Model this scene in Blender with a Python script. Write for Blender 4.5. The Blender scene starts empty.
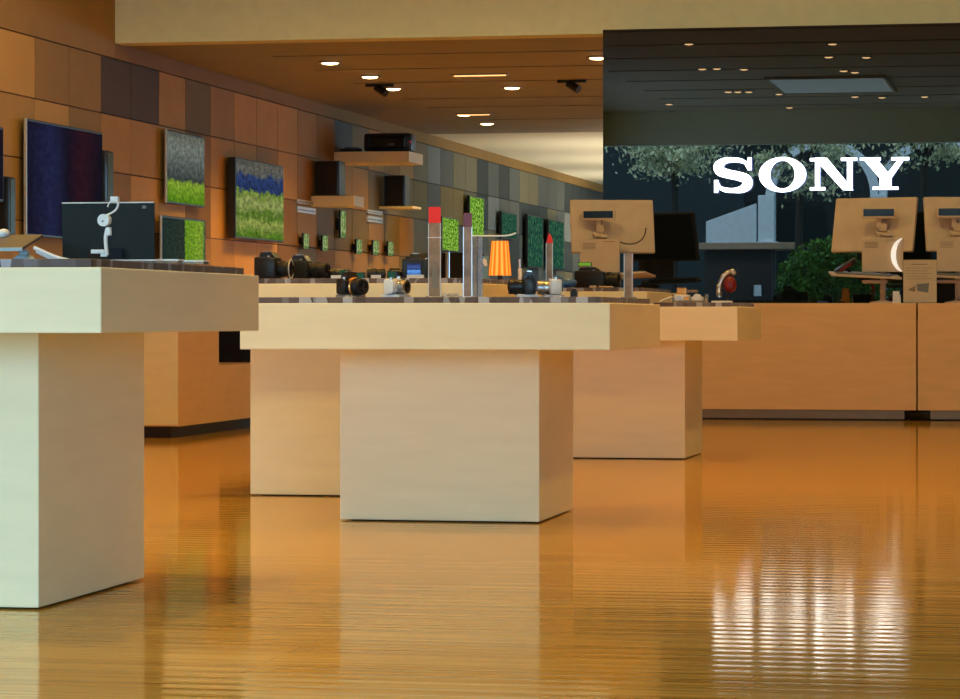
import bpy, bmesh, math, random
from mathutils import Vector, Matrix, Euler
random.seed(7)
S = bpy.context.scene
C = S.collection

# ------------------------------------------------------------------ camera
EYE = 0.839
FPX = 2900.0
YAW = math.atan(580 / FPX)
HOR = 318.0
FW = (-math.sin(YAW), math.cos(YAW)); RT = (math.cos(YAW), math.sin(YAW))
cd = bpy.data.cameras.new('camera'); cam = bpy.data.objects.new('camera', cd); C.objects.link(cam)
cam.location = (0, 0, EYE); cam.rotation_euler = (math.pi / 2, 0, YAW)
cd.sensor_width = 36; cd.lens = 36 * FPX / 960; cd.shift_y = -(349.5 - HOR) / 960
cd.clip_start = .05; cd.clip_end = 300
S.camera = cam

# ------------------------------------------------------------------ world, sun, exposure
w = bpy.data.worlds.new('sky'); S.world = w; w.use_nodes = True
wn = w.node_tree.nodes; bg = wn['Background']
bg.inputs[0].default_value = (.41, .75, 1.08, 1); bg.inputs[1].default_value = 6.8
sd = bpy.data.lights.new('sun', 'SUN'); sd.energy = 5; sd.angle = .01; sd.color = (1, .96, .88)
sun = bpy.data.objects.new('sun', sd); C.objects.link(sun)
sun.rotation_euler = Vector((.30, -.62, -.75)).to_track_quat('-Z', 'Y').to_euler()
S.view_settings.view_transform = 'Standard'; S.view_settings.look = 'None'
S.view_settings.exposure = 0.40; S.view_settings.gamma = 1; S.view_settings.use_curve_mapping = False
WARM = (1.0, .55, .09)
SOFT = (1.0, .78, .32)
NEAR_W = 200       # near-zone downlights, watts each
DEEP_W = 190      # over the tables
FAR_W = 130        # rear-zone downlights

# ------------------------------------------------------------------ measuring helpers (place of things read off along a known plane)
def ray(px):
    k = (px - 480) / FPX
    return (FW[0] + RT[0] * k, FW[1] + RT[1] * k)
def atY(px, py, Y):
    r = ray(px); t = Y / r[1]
    return Vector((r[0] * t, Y, EYE + (HOR - py) / FPX * t))
def atX(px, py, X):
    r = ray(px); t = X / r[0]
    return Vector((X, r[1] * t, EYE + (HOR - py) / FPX * t))
def sx(px, Y): return atY(px, 0, Y).x
def sz(py, Y, px=400): return atY(px, py, Y).z
MIRY = 26.0
def mir(px, py, Y):               # real place of something seen in the black glass wall
    v = atY(px, py, 2 * MIRY - Y); return Vector((v.x, Y, v.z))
def mirz(px, py, Z):
    t = (Z - EYE) * FPX / (HOR - py); r = ray(px)
    return Vector((r[0] * t, 2 * MIRY - r[1] * t, Z))

# ------------------------------------------------------------------ materials
def _new(name):
    m = bpy.data.materials.new(name); m.use_nodes = True
    nt = m.node_tree; return m, nt, nt.nodes, nt.links, nt.nodes['Principled BSDF']
def mat(name, col, rough=.5, metal=0, var=.06, scale=8, bump=0, spec=.5, stretch=(1, 1, 1), coat=0, emit=None, es=0, trans=0, ior=1.45):
    m, nt, N, L, b = _new(name)
    tc = N.new('ShaderNodeTexCoord'); mp = N.new('ShaderNodeMapping'); mp.inputs['Scale'].default_value = stretch
    no = N.new('ShaderNodeTexNoise'); no.inputs['Scale'].default_value = scale; no.inputs['Detail'].default_value = 4
    L.new(tc.outputs['Object'], mp.inputs[0]); L.new(mp.outputs[0], no.inputs['Vector'])
    cr = N.new('ShaderNodeValToRGB'); e = cr.color_ramp.elements
    e[0].position = .3; e[1].position = .7
    e[0].color = tuple(c * (1 - var) for c in col) + (1,); e[1].color = tuple(min(1, c * (1 + var)) for c in col) + (1,)
    L.new(no.outputs['Fac'], cr.inputs[0]); L.new(cr.outputs[0], b.inputs['Base Color'])
    b.inputs['Roughness'].default_value = rough; b.inputs['Metallic'].default_value = metal
    b.inputs['Specular IOR Level'].default_value = spec; b.inputs['IOR'].default_value = ior
    b.inputs['Coat Weight'].default_value = coat; b.inputs['Transmission Weight'].default_value = trans
    if bump:
        bp = N.new('ShaderNodeBump'); bp.inputs['Strength'].default_value = bump; bp.inputs['Distance'].default_value = .01
        L.new(no.outputs['Fac'], bp.inputs['Height']); L.new(bp.outputs[0], b.inputs['Normal'])
    if emit:
        b.inputs['Emission Color'].default_value = emit + (1,); b.inputs['Emission Strength'].default_value = es
    return m

def screen(name, stops, strength=1.0, scale=6, warp=.12, vert=True, detail=5, rough=.12, mottle=.45):
    """lit picture, or painted reflection, on a display: colour bands over the height, broken up by noise"""
    m, nt, N, L, b = _new(name)
    b.inputs['Base Color'].default_value = (.01, .01, .012, 1); b.inputs['Roughness'].default_value = .35; b.inputs['Specular IOR Level'].default_value = 0
    tc = N.new('ShaderNodeTexCoord'); sp = N.new('ShaderNodeSeparateXYZ'); L.new(tc.outputs['Generated'], sp.inputs[0])
    no = N.new('ShaderNodeTexNoise'); no.inputs['Scale'].default_value = scale; no.inputs['Detail'].default_value = detail
    no.inputs['Roughness'].default_value = .7
    L.new(tc.outputs['Generated'], no.inputs['Vector'])
    mu = N.new('ShaderNodeMath'); mu.operation = 'MULTIPLY_ADD'; mu.inputs[1].default_value = warp; mu.inputs[2].default_value = -warp / 2
    L.new(no.outputs['Fac'], mu.inputs[0])
    ad = N.new('ShaderNodeMath'); ad.operation = 'ADD'
    L.new(sp.outputs['Z' if vert else 'Y'], ad.inputs[0]); L.new(mu.outputs[0], ad.inputs[1])
    cr = N.new('ShaderNodeValToRGB'); els = cr.color_ramp.elements
    while len(els) < len(stops): els.new(.5)
    for el, (p, c) in zip(els, stops): el.position = p; el.color = c + (1,)
    L.new(ad.outputs[0], cr.inputs[0])
    n3 = N.new('ShaderNodeTexNoise'); n3.inputs['Scale'].default_value = 16; n3.inputs['Detail'].default_value = 5; n3.inputs['Roughness'].default_value = .8; L.new(tc.outputs['Generated'], n3.inputs['Vector'])
    c3 = N.new('ShaderNodeValToRGB'); c3.color_ramp.elements[0].position = .42; c3.color_ramp.elements[1].position = .62
    c3.color_ramp.elements[0].color = (mottle, mottle, mottle * .9, 1); c3.color_ramp.elements[1].color = (1.25, 1.2, 1, 1); L.new(n3.outputs['Fac'], c3.inputs[0])
    ml = N.new('ShaderNodeMix'); ml.data_type = 'RGBA'; ml.blend_type = 'MULTIPLY'; ml.inputs[0].default_value = 1; L.new(cr.outputs[0], ml.inputs[6]); L.new(c3.outputs[0], ml.inputs[7])
    L.new(ml.outputs[2], b.inputs['Emission Color'])
    b.inputs['Emission Strength'].default_value = strength
    return m
def leafscreen(name, dark, mid, light, strength=1.0, scale=9):  # foliage noise as glow; on the wall screens it paints reflected trees
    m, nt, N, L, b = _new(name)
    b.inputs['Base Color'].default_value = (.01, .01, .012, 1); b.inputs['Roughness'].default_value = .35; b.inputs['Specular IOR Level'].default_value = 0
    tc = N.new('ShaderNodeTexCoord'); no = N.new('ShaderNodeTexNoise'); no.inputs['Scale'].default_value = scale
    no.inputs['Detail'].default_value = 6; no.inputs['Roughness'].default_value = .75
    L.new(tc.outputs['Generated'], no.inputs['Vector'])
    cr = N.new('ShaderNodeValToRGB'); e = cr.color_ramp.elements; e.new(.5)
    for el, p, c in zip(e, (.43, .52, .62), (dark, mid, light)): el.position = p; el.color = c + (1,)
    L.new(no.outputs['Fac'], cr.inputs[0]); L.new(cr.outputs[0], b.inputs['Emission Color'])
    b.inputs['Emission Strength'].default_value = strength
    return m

SLC, SLB = .0075, .0085
def floor_mat():
    m, nt, N, L, b = _new('bamboo_floor')
    tc = N.new('ShaderNodeTexCoord'); sp = N.new('ShaderNodeSeparateXYZ'); L.new(tc.outputs['Object'], sp.inputs[0])
    # boards run along X, 0.105 m wide
    br = N.new('ShaderNodeTexBrick'); br.inputs['Scale'].default_value = 1; br.offset = .37; br.offset_frequency = 2
    br.inputs['Brick Width'].default_value = 1.9; br.inputs['Row Height'].default_value = .105
    br.inputs['Mortar Size'].default_value = .0012; br.inputs['Mortar Smooth'].default_value = .6; br.inputs['Bias'].default_value = 0
    br.inputs['Color1'].default_value = (.80, .47, .09, 1); br.inputs['Color2'].default_value = (.68, .37, .055, 1)
    br.inputs['Mortar'].default_value = (.22, .10, .02, 1)
    L.new(tc.outputs['Object'], br.inputs['Vector'])
    mp = N.new('ShaderNodeMapping'); mp.inputs['Scale'].default_value = (.8, 55, 1); L.new(tc.outputs['Object'], mp.inputs[0])
    no = N.new('ShaderNodeTexNoise'); no.inputs['Scale'].default_value = 1; no.inputs['Detail'].default_value = 5; L.new(mp.outputs[0], no.inputs['Vector'])
    mx = N.new('ShaderNodeMix'); mx.data_type = 'RGBA'; mx.blend_type = 'MULTIPLY'; mx.inputs[0].default_value = .65
    cr = N.new('ShaderNodeValToRGB'); cr.color_ramp.elements[0].position = .33; cr.color_ramp.elements[1].position = .66
    cr.color_ramp.elements[0].color = (.38, .30, .22, 1); cr.color_ramp.elements[1].color = (1, 1, 1, 1)
    L.new(no.outputs['Fac'], cr.inputs[0]); L.new(br.outputs['Color'], mx.inputs[6]); L.new(cr.outputs[0], mx.inputs[7])
    # cupped boards: each board's long slope faces one way, with a short steep fall at the joint
    def ma(op, a, b_=None, c=None):
        n = N.new('ShaderNodeMath'); n.operation = op
        for i_, v in enumerate((a, b_, c)):
            if v is None: continue
            if isinstance(v, (int, float)): n.inputs[i_].default_value = v
            else: L.new(v, n.inputs[i_])
        return n.outputs[0]
    f = ma('FRACT', ma('MULTIPLY', sp.outputs['Y'], 1 / .105))
    cs = ma('COSINE', ma('MULTIPLY', f, 2 * math.pi))
    edge = ma('LESS_THAN', f, .13)
    mp2 = N.new('ShaderNodeMapping'); mp2.inputs['Scale'].default_value = (.5, 4, 1); L.new(tc.outputs['Object'], mp2.inputs[0])
    n2 = N.new('ShaderNodeTexNoise'); n2.inputs['Scale'].default_value = 1; n2.inputs['Detail'].default_value = 3; L.new(mp2.outputs[0], n2.inputs['Vector'])
    sl = ma('MULTIPLY_ADD', cs, SLC, SLB)
    sl = ma('MULTIPLY_ADD', ma('SUBTRACT', n2.outputs['Fac'], .5), .010, sl)
    sl = ma('MULTIPLY_ADD', edge, -.045, sl)
    cb = N.new('ShaderNodeCombineXYZ'); cb.inputs['Z'].default_value = 1; L.new(ma('MULTIPLY', sl, -1), cb.inputs['Y'])
    nm = N.new('ShaderNodeVectorMath'); nm.operation = 'NORMALIZE'; L.new(cb.outputs[0], nm.inputs[0]); # amber varnish: diffuse wood under a tinted glossy film, film weight by the angle of view
    df = N.new('ShaderNodeBsdfDiffuse'); L.new(mx.outputs[2], df.inputs['Color'])
    gl = N.new('ShaderNodeBsdfGlossy'); gl.inputs['Color'].default_value = (1.0, .91, .74, 1); gl.inputs['Roughness'].default_value = .075; L.new(nm.outputs[0], gl.inputs['Normal'])
    fr = N.new('ShaderNodeFresnel'); fr.inputs['IOR'].default_value = 1.42
    mxs = N.new('ShaderNodeMixShader'); L.new(ma('MULTIPLY', fr.outputs[0], .95), mxs.inputs[0]); L.new(df.outputs[0], mxs.inputs[1]); L.new(gl.outputs[0], mxs.inputs[2])
    L.new(mxs.outputs[0], N['Material Output'].inputs['Surface']); N.remove(b)
    return m

def strip_mat():
    m, nt, N, L, b = _new('table_inlay')
    tc = N.new('ShaderNodeTexCoord'); mp = N.new('ShaderNodeMapping'); mp.inputs['Scale'].default_value = (17, 17, 3); L.new(tc.outputs['Object'], mp.inputs[0])
    no = N.new('ShaderNodeTexVoronoi'); no.inputs['Scale'].default_value = 1.6; L.new(mp.outputs[0], no.inputs['Vector'])
    cr = N.new('ShaderNodeValToRGB'); e = cr.color_ramp.elements; e.new(.6); e.new(.8)
    for el, p, c in zip(e, (.0, .45, .7, 1), ((.07, .045, .04), (.12, .085, .08), (.10, .075, .08), (.42, .42, .48))): el.position = p; el.color = c + (1,)
    sp = N.new('ShaderNodeSeparateColor'); L.new(no.outputs['Color'], sp.inputs[0])
    L.new(sp.outputs[0], cr.inputs[0]); L.new(cr.outputs[0], b.inputs['Base Color']); b.inputs['Roughness'].default_value = .3
    return m

M = {}
M['floor'] = floor_mat()
M['inlay'] = strip_mat()
M['laminate'] = mat('cream_laminate', (.86, .80, .55), .45, spec=.2, var=.03, scale=3, stretch=(1, 1, 6))
M['counter'] = mat('counter_laminate', (.84, .52, .25), .5, spec=.2, var=.04, scale=4, stretch=(1, 1, 5))
M['toe'] = mat('toe_kick_metal', (.34, .29, .20), .4, .2)
M['dark'] = mat('dark_plinth', (.02, .018, .018), .6)
M['plaster'] = mat('cream_plaster', (.86, .86, .62), .8, var=.03)
M['walnut'] = mat('walnut_panelling', (.20, .11, .045), .6, spec=.2)
M['soffit'] = mat('pale_ceiling_plaster', (.82, .80, .68), .8, var=.02)
M['bronze'] = mat('bronze_ceiling', (.28, .27, .27), .5, var=.08, scale=2)
M['bronze2'] = mat('front_ceiling_paint', (.60, .50, .38), .6, var=.05, scale=2)
M['slot'] = mat('slot_black', (.012, .010, .009), .8)
M['blackglass'] = mat('black_glass_wall', (.006, .009, .010), .004, var=.1, ior=1.62, spec=.5)
M['black'] = mat('black_plastic', (.016, .017, .019), .35, bump=.1, scale=60)
M['blackgloss'] = mat('black_gloss', (.01, .01, .012), .12)
M['grey'] = mat('grey_plastic', (.18, .18, .18), .4)
M['silver'] = mat('silver_metal', (.62, .62, .62), .28, 1)
M['chrome'] = mat('bright_rim', (.72, .74, .74), .35, .6)
M['white'] = mat('white_plastic', (.82, .82, .80), .35)
M['beige'] = mat('pale_beige_plastic', (.62, .48, .34), .45, spec=.25)
M['paper'] = mat('card_paper', (.60, .49, .36), .7)
M['ink'] = mat('printed_grey', (.25, .20, .15), .7)
M['gold'] = mat('gold_ring', (.85, .42, .14), .25, .9)
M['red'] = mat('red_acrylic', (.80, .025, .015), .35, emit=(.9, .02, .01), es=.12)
M['redcap'] = mat('dark_red', (.20, .012, .012), .35)
M['orange'] = mat('orange_fabric', (.95, .22, .01), .6, emit=(1, .20, .005), es=.38)
M['yellow'] = mat('amber_fabric', (1.0, .55, .12), .6, emit=(1, .50, .08), es=.42)
M['acrylic'] = mat('clear_acrylic', (.86, .84, .78), .08, trans=.8, ior=1.3)
M['acryltint'] = mat('frosted_acrylic', (.55, .38, .27), .25, trans=.45, ior=1.2, scale=14, var=.4)
M['blue'] = mat('blue_plastic', (.05, .16, .42), .35)
M['boxblue'] = mat('mid_blue_card', (.16, .34, .48), .4)
M['paleblue'] = mat('pale_blue_plastic', (.50, .66, .72), .4)
M['tabletlid'] = mat('taupe_lid', (.10, .075, .055), .45)
M['monback'] = mat('slate_monitor_back', (.012, .017, .018), .4, spec=.2)
M['handleglow'] = mat('white_handle_added_glow', (.9, .9, .88), .4, emit=(1, .97, .92), es=.45)  # plain white handle given a glow so it reads whiter
M['lampglow'] = mat('lamp_glow', (1, .8, .5), .5, emit=(1, .62, .28), es=9)
M['tubeglow'] = mat('tube_glow', (1, .7, .4), .5, emit=(1, .55, .2), es=1.4)
M['panelglow'] = mat('ceiling_light_panel', (.8, .9, 1), .5, emit=(.60, .82, .9), es=.8)
M['logo'] = mat('logo_white_glow', (1, 1, 1), .4, emit=(.88, .93, 1.0), es=3.2)
M['logoside'] = mat('logo_blue_return', (.3, .4, .9), .4, emit=(.25, .38, 1.0), es=.9)
M['pave'] = mat('pavement', (.26, .26, .24), .9, bump=.2)
M['stucco'] = mat('white_stucco', (.72, .78, .78), .9)
M['bldg'] = mat('grey_green_render', (.018, .035, .038), .9)
M['bark'] = mat('bark', (.03, .03, .025), .9, bump=.5, scale=12)
M['leaf'] = mat('leaf_green', (.10, .20, .03), .6, var=.6, scale=3)
M['leaf2'] = mat('leaf_pale', (.62, .70, .38), .6, var=.6, scale=3)
M['bush'] = mat('bush_leaf', (.10, .24, .02), .6, var=.6, scale=3)
M['tan'] = mat('tan_roof', (.40, .28, .18), .7)
# display pictures; foliage and sky ones also paint trees reflected from outside
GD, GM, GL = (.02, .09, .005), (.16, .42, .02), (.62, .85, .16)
M['s_green'] = leafscreen('reflection_and_display_green', GD, (.20, .48, .03), GL, .6, 14)
M['s_teal'] = leafscreen('reflection_and_display_teal', (.006, .05, .035), (.015, .12, .075), (.12, .35, .12), .42, 11)
M['s_navy'] = screen('picture_dark_blue', [(0, (.012, .012, .05)), (.3, (.025, .035, .14)), (.52, (.012, .010, .035)), (.7, (.05, .012, .03)), (1, (.008, .010, .03))], .34, 4, .35, vert=False, mottle=.7)
M['s_sky'] = screen('painted_reflection_sky_leaves', [(0, (.10, .30, .01)), (.28, (.30, .50, .05)), (.34, (.05, .07, .08)), (.55, (.13, .16, .17)), (.8, (.22, .26, .26)), (1, (.16, .17, .15))], .6, 6, .30, mottle=.5)
M['s_split'] = screen('painted_reflection_leaf_strip', [(0, (.02, .05, .05)), (.5, (.03, .06, .05)), (.53, (.22, .5, .03)), (.92, (.35, .6, .06)), (1, (.02, .05, .1))], .5, 5, .12, vert=False)
M['s_hill'] = screen('picture_green_valley', [(0, (.10, .26, .02)), (.18, (.42, .52, .14)), (.32, (.12, .26, .03)), (.45, (.42, .5, .18)), (.60, (.22, .36, .06)), (.64, (.02, .05, .19)), (.80, (.03, .07, .26)), (.84, (.15, .16, .17)), (1, (.16, .16, .15))], .55, 5, .45)
M['s_lcd'] = screen('picture_blue_menu', [(0, (.03, .10, .45)), (.45, (.12, .35, .95)), (.5, (.01, .03, .15)), (.7, (.05, .10, .35)), (1, (.01, .02, .10))], 1.0, 6, .2)
M['s_phone'] = leafscreen('painted_reflection_narrow', (.05, .10, .03), (.26, .40, .10), (.62, .66, .40), .6, 5)

# wall panel tones
PT = {k: mat('wall_panel_' + k, c, .6, var=.05, scale=3, spec=.15) for k, c in dict(
    tan=(.56, .31, .09), brown=(.42, .24, .08), sand=(.70, .39, .12), umber=(.31, .17, .05), plum=(.12, .075, .05),
    grey=(.12, .125, .11), slate=(.05, .06, .06), mist=(.21, .22, .20), olive=(.22, .16, .06), drab=(.20, .17, .10)).items()}

# ------------------------------------------------------------------ mesh helper
class MB:
    def __init__(s): s.bm = bmesh.new()
    def _x(s, vs, mt):
        if mt is not None: bmesh.ops.transform(s.bm, matrix=mt, verts=vs)
        return s
    def box(s, x0, x1, y0, y1, z0, z1, mt=None, bev=0):
        t = bmesh.new()
        bmesh.ops.create_cube(t, size=1)
        for v in t.verts: v.co = Vector(((x0 + x1) / 2 + v.co.x * (x1 - x0), (y0 + y1) / 2 + v.co.y * (y1 - y0), (z0 + z1) / 2 + v.co.z * (z1 - z0)))
        if bev: bmesh.ops.bevel(t, geom=list(t.edges), offset=bev, segments=2, affect='EDGES', profile=.6)
        if mt is not None: t.transform(mt)
        s._merge(t); return s
    def _merge(s, t):
        me = bpy.data.meshes.new('t'); t.to_mesh(me); t.free(); s.bm.from_mesh(me); bpy.data.meshes.remove(me)
    def cyl(s, p0, p1, r0, r1=None, seg=24, caps=True):
        p0 = Vector(p0); p1 = Vector(p1); r1 = r0 if r1 is None else r1; d = p1 - p0
        t = bmesh.new(); bmesh.ops.create_cone(t, cap_ends=caps, segments=seg, radius1=r0, radius2=r1, depth=d.length)
        t.transform(Matrix.Translation((p0 + p1) / 2) @ d.to_track_quat('Z', 'Y').to_matrix().to_4x4()); s._merge(t); return s
    def lathe(s, prof, origin=(0, 0, 0), axis=(0, 0, 1), seg=28):
        t = bmesh.new(); rings = []
        for (r, h) in prof:
            rings.append([t.verts.new((r * math.cos(2 * math.pi * i / seg), r * math.sin(2 * math.pi * i / seg), h)) for i in range(seg)])
        for a, b in zip(rings, rings[1:]):
            for i in range(seg): t.faces.new((a[i], a[(i + 1) % seg], b[(i + 1) % seg], b[i]))
        t.faces.new(rings[0][::-1]); t.faces.new(rings[-1])
        t.transform(Matrix.Translation(origin) @ Vector(axis).to_track_quat('Z', 'Y').to_matrix().to_4x4()); s._merge(t); return s
    def sph(s, c, r, sc=(1, 1, 1), seg=20):
        t = bmesh.new(); bmesh.ops.create_uvsphere(t, u_segments=seg, v_segments=seg // 2, radius=r)
        t.transform(Matrix.Translation(c) @ Matrix.Diagonal((*sc, 1))); s._merge(t); return s
    def tube(s, pts, r, seg=10):
        pts = [Vector(p) for p in pts]
        for _ in range(2):
            q = [pts[0]]
            for a, b in zip(pts, pts[1:]): q += [a * .75 + b * .25, a * .25 + b * .75]
            q.append(pts[-1]); pts = q if len(pts) > 2 else pts
        t = bmesh.new(); rings = []; up = None
        for i, p in enumerate(pts):
            d = (pts[min(i + 1, len(pts) - 1)] - pts[max(i - 1, 0)]).normalized()
            if up is None: up = d.orthogonal().normalized()
            up = (up - d * up.dot(d)).normalized(); sd_ = d.cross(up)
            rings.append([t.verts.new(p + r * (up * math.cos(2 * math.pi * k / seg) + sd_ * math.sin(2 * math.pi * k / seg))) for k in range(seg)])
        for a, b in zip(rings, rings[1:]):
            for k in range(seg): t.faces.new((a[k], a[(k + 1) % seg], b[(k + 1) % seg], b[k]))
        t.faces.new(rings[0][::-1]); t.faces.new(rings[-1]); bmesh.ops.recalc_face_normals(t, faces=t.faces); s._merge(t); return s
    def prism(s, poly, d0, d1, mt=None):       # polygon in XZ, extruded along Y
        t = bmesh.new(); a = [t.verts.new((x, d0, z)) for x, z in poly]; b = [t.verts.new((x, d1, z)) for x, z in poly]
        n = len(poly); t.faces.new(a); t.faces.new(b[::-1])
        for i in range(n): t.faces.new((a[i], b[i], b[(i + 1) % n], a[(i + 1) % n]))
        bmesh.ops.recalc_face_normals(t, faces=t.faces)
        if mt is not None: t.transform(mt)
        s._merge(t); return s
    def build(s, name, m, parent=None, smooth=False, loc=(0, 0, 0), rot=(0, 0, 0)):
        me = bpy.data.meshes.new(name); s.bm.to_mesh(me); s.bm.free()
        me.materials.append(M[m] if isinstance(m, str) else m)
        if smooth:
            for p in me.polygons: p.use_smooth = True
            me.set_sharp_from_angle(angle=math.radians(38))
        o = bpy.data.objects.new(name, me); C.objects.link(o); o.parent = parent; o.location = loc; o.rotation_euler = rot
        return o
def tag(o, label=None, cat=None, group=None, kind=None):
    if label: o['label'] = label
    if cat: o['category'] = cat
    if group: o['group'] = group
    if kind: o['kind'] = kind
    return o
def thing(name, label, cat, loc=(0, 0, 0), rz=0, group=None):
    o = bpy.data.objects.new(name, None); C.objects.link(o); o.location = loc; o.rotation_euler = (0, 0, rz); o.empty_display_size = .05
    return tag(o, label, cat, group)
def struct(o): o['kind'] = 'structure'; return o
def dup(o, parent=None):
    c = o.copy(); C.objects.link(c); c.parent = parent
    for ch in list(o.children): dup(ch, c)
    return c
def part(name, label=None, **k): ...

# ================================================================== STRUCTURE
XL, XR = -8.825, 7.0
YF, YB = -4.0, 57.0
ZN = 4.85            # front-zone ceiling
ZC = 3.46            # rear-zone ceiling
YBM = 26.4           # beam plane
YBZ = 40.4           # bronze ceiling ends here
struct(MB().box(XL - .3, XR + .3, YF - .02, YB, -.2, 0).build('floor', 'floor'))

# left wall: one mesh, one face set per panel, dark reveal behind
def wall_left():
    me_mats = list(PT.values()); keys = list(PT.keys())
    bm = bmesh.new()
    def bx(y0, y1, z0, z1, x0, x1, mi):
        t = bmesh.new(); bmesh.ops.create_cube(t, size=1)
        for v in t.verts: v.co = Vector(((x0 + x1) / 2 + v.co.x * (x1 - x0), (y0 + y1) / 2 + v.co.y * (y1 - y0), (z0 + z1) / 2 + v.co.z * (z1 - z0)))
        n0 = len(bm.faces); me = bpy.data.meshes.new('t'); t.to_mesh(me); t.free(); bm.from_mesh(me); bpy.data.meshes.remove(me)
        bm.faces.ensure_lookup_table()
        for f in bm.faces[n0:]: f.material_index = mi
    W = .895
    ys = [24.2 + W * k for k in range(-31, 37)]
    rows = [(2.765, 3.305), (2.225, 2.765), (1.685, 2.225), (1.145, 1.685), (.605, 1.145), (.0, .605)]
    rnd = random.Random(3)
    force = {(0, 0): 'brown', (1, 0): 'brown', (2, 0): 'plum', (3, 0): 'plum', (-1, 0): 'sand', (4, 0): 'tan', (5, 0): 'olive', (6, 0): 'brown',
             (0, 1): 'sand', (1, 1): 'brown', (2, 1): 'tan', (3, 1): 'tan', (-1, 1): 'tan', (7, 0): 'tan', (8, 0): 'tan', (9, 0): 'tan', (10, 0): 'brown', (11, 0): 'umber',
             (12, 0): 'grey', (13, 0): 'drab'}
    for ci, y in enumerate(ys):
        k = ci - 31
        if y + W < YF or y > YB: continue
        y0 = max(y, YF); y1 = min(y + W, YB)
        for r, (z0, z1) in enumerate(rows):
            if y0 < 5.2 and 0 <= r <= 3 or (y0 < 5.2 and r == 4): continue
            if (k, r) in force: key = force[(k, r)]
            elif y < 33: key = rnd.choice(['tan', 'brown', 'tan', 'brown', 'sand', 'umber'])
            elif y < 39: key = rnd.choice(['umber', 'olive', 'brown', 'olive', 'drab'])
            elif y < 43: key = rnd.choice(['drab', 'grey', 'drab', 'mist', 'olive', 'slate'])
            else: key = rnd.choice(['grey', 'slate', 'mist', 'grey', 'slate', 'drab'])
            bx(y0 + .006, y1 - .006, z0 + .006, z1 - .006, XL - .03, XL, keys.index(key))
    bx(5.2, YB, 0, ZN, XL - .3, XL - .03, keys.index('plum')); bx(YF, 5.2, 3.305, ZN, XL - .3, XL - .03, keys.index('plum')); bx(YF, 5.2, 0, .605, XL - .3, XL - .03, keys.index('plum'))
    bx(YF, YBM, 3.311, ZN, XL - .03, XL, keys.index('brown')); bx(YBM, YB, 3.311, ZC, XL - .03, XL, keys.index('umber'))
    me = bpy.data.meshes.new('wall_left'); bm.to_mesh(me); bm.free()
    for m_ in me_mats: me.materials.append(m_)
    o = bpy.data.objects.new('wall_left', me); C.objects.link(o); struct(o)
wall_left()
# right wall with a wide unseen window added to bring daylight into the rear zone
wr = MB().box(XR, XR + .3, YF, 42, 0, ZN).box(XR, XR + .3, 42, 55.5, 0, .6).box(XR, XR + .3, 42, 55.5, 3.2, ZN).box(XR, XR + .3, 55.5, YB, 0, ZN)
struct(wr.build('wall_right', 'walnut'))
wf = MB()
for y in (42.05, 45.4, 48.75, 52.1, 55.45): wf.box(XR + .1, XR + .2, y - .05, y + .05, .6, 3.2)
wf.box(XR + .1, XR + .2, 42, 55.5, .6, .68).box(XR + .1, XR + .2, 42, 55.5, 3.12, 3.2)
struct(wf.build('added_window_rear', 'grey'))
wf = MB()
for y in (-3.95, -.9, 2.1, 5.15): wf.box(XL - .2, XL - .1, y - .05, y + .05, .605, 3.305)
struct(wf.build('added_window_left', 'grey'))  # unseen window added so cool daylight reaches the left table's front
struct(MB().box(XL, XR, YB, YB + .3, 0, ZC).build('wall_back', 'soffit'))
# shopfront header and side piers (open daylight side behind the camera)
struct(MB().box(XL - .3, XR + .3, YF - .3, YF, 4.2, ZN + .3).build('wall_front', 'plaster'))
# front ceiling: strips with open slots and a dark void above
def slotted(name, y0, y1, z, slots, xs, m, g=.05):
    b = MB(); e = [y0] + sorted(slots) + [y1]
    b.box(XL, xs, y0, y1, z, z + .05)
    for i in range(len(e) - 1):
        a = e[i] + (g if i else 0); c = e[i + 1] - (g if i < len(e) - 2 else 0)
        b.box(xs, XR, a, c, z, z + .05)
    o = struct(b.build(name, m)); struct(MB().box(XL, XR, y0, y1, z + .16, z + .3).build('ceiling_void', 'slot', o)); return o
slotted('ceiling', YF, YBM, ZN, [-2.7, -.7, 1.25, 3.3, 5.35, 7.6, 9.7, 11.8, 13.9, 16.0, 18.1, 20.2, 22.3, 24.4], -7.2, 'bronze2', g=.085)
slotted('ceiling_rear', YBM + .3, YBZ, ZC, [28.1, 29.75, 31.5, 33.9, 35.3, 37.6], -7.75, 'bronze')
struct(MB().box(XL, XR, YBZ, YB, ZC, ZC + .3).build('ceiling_pale', 'soffit'))
struct(MB().box(XL, XR, YBM, YBM + .3, ZC - .005, ZN + .2).build('beam', 'plaster'))
# black glass wall
gx0 = sx(603, MIRY)
gw = MB().box(gx0, XR - .01, MIRY, MIRY + .2, 0, 3.452).build('wall_feature', 'blackglass'); struct(gw)

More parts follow.
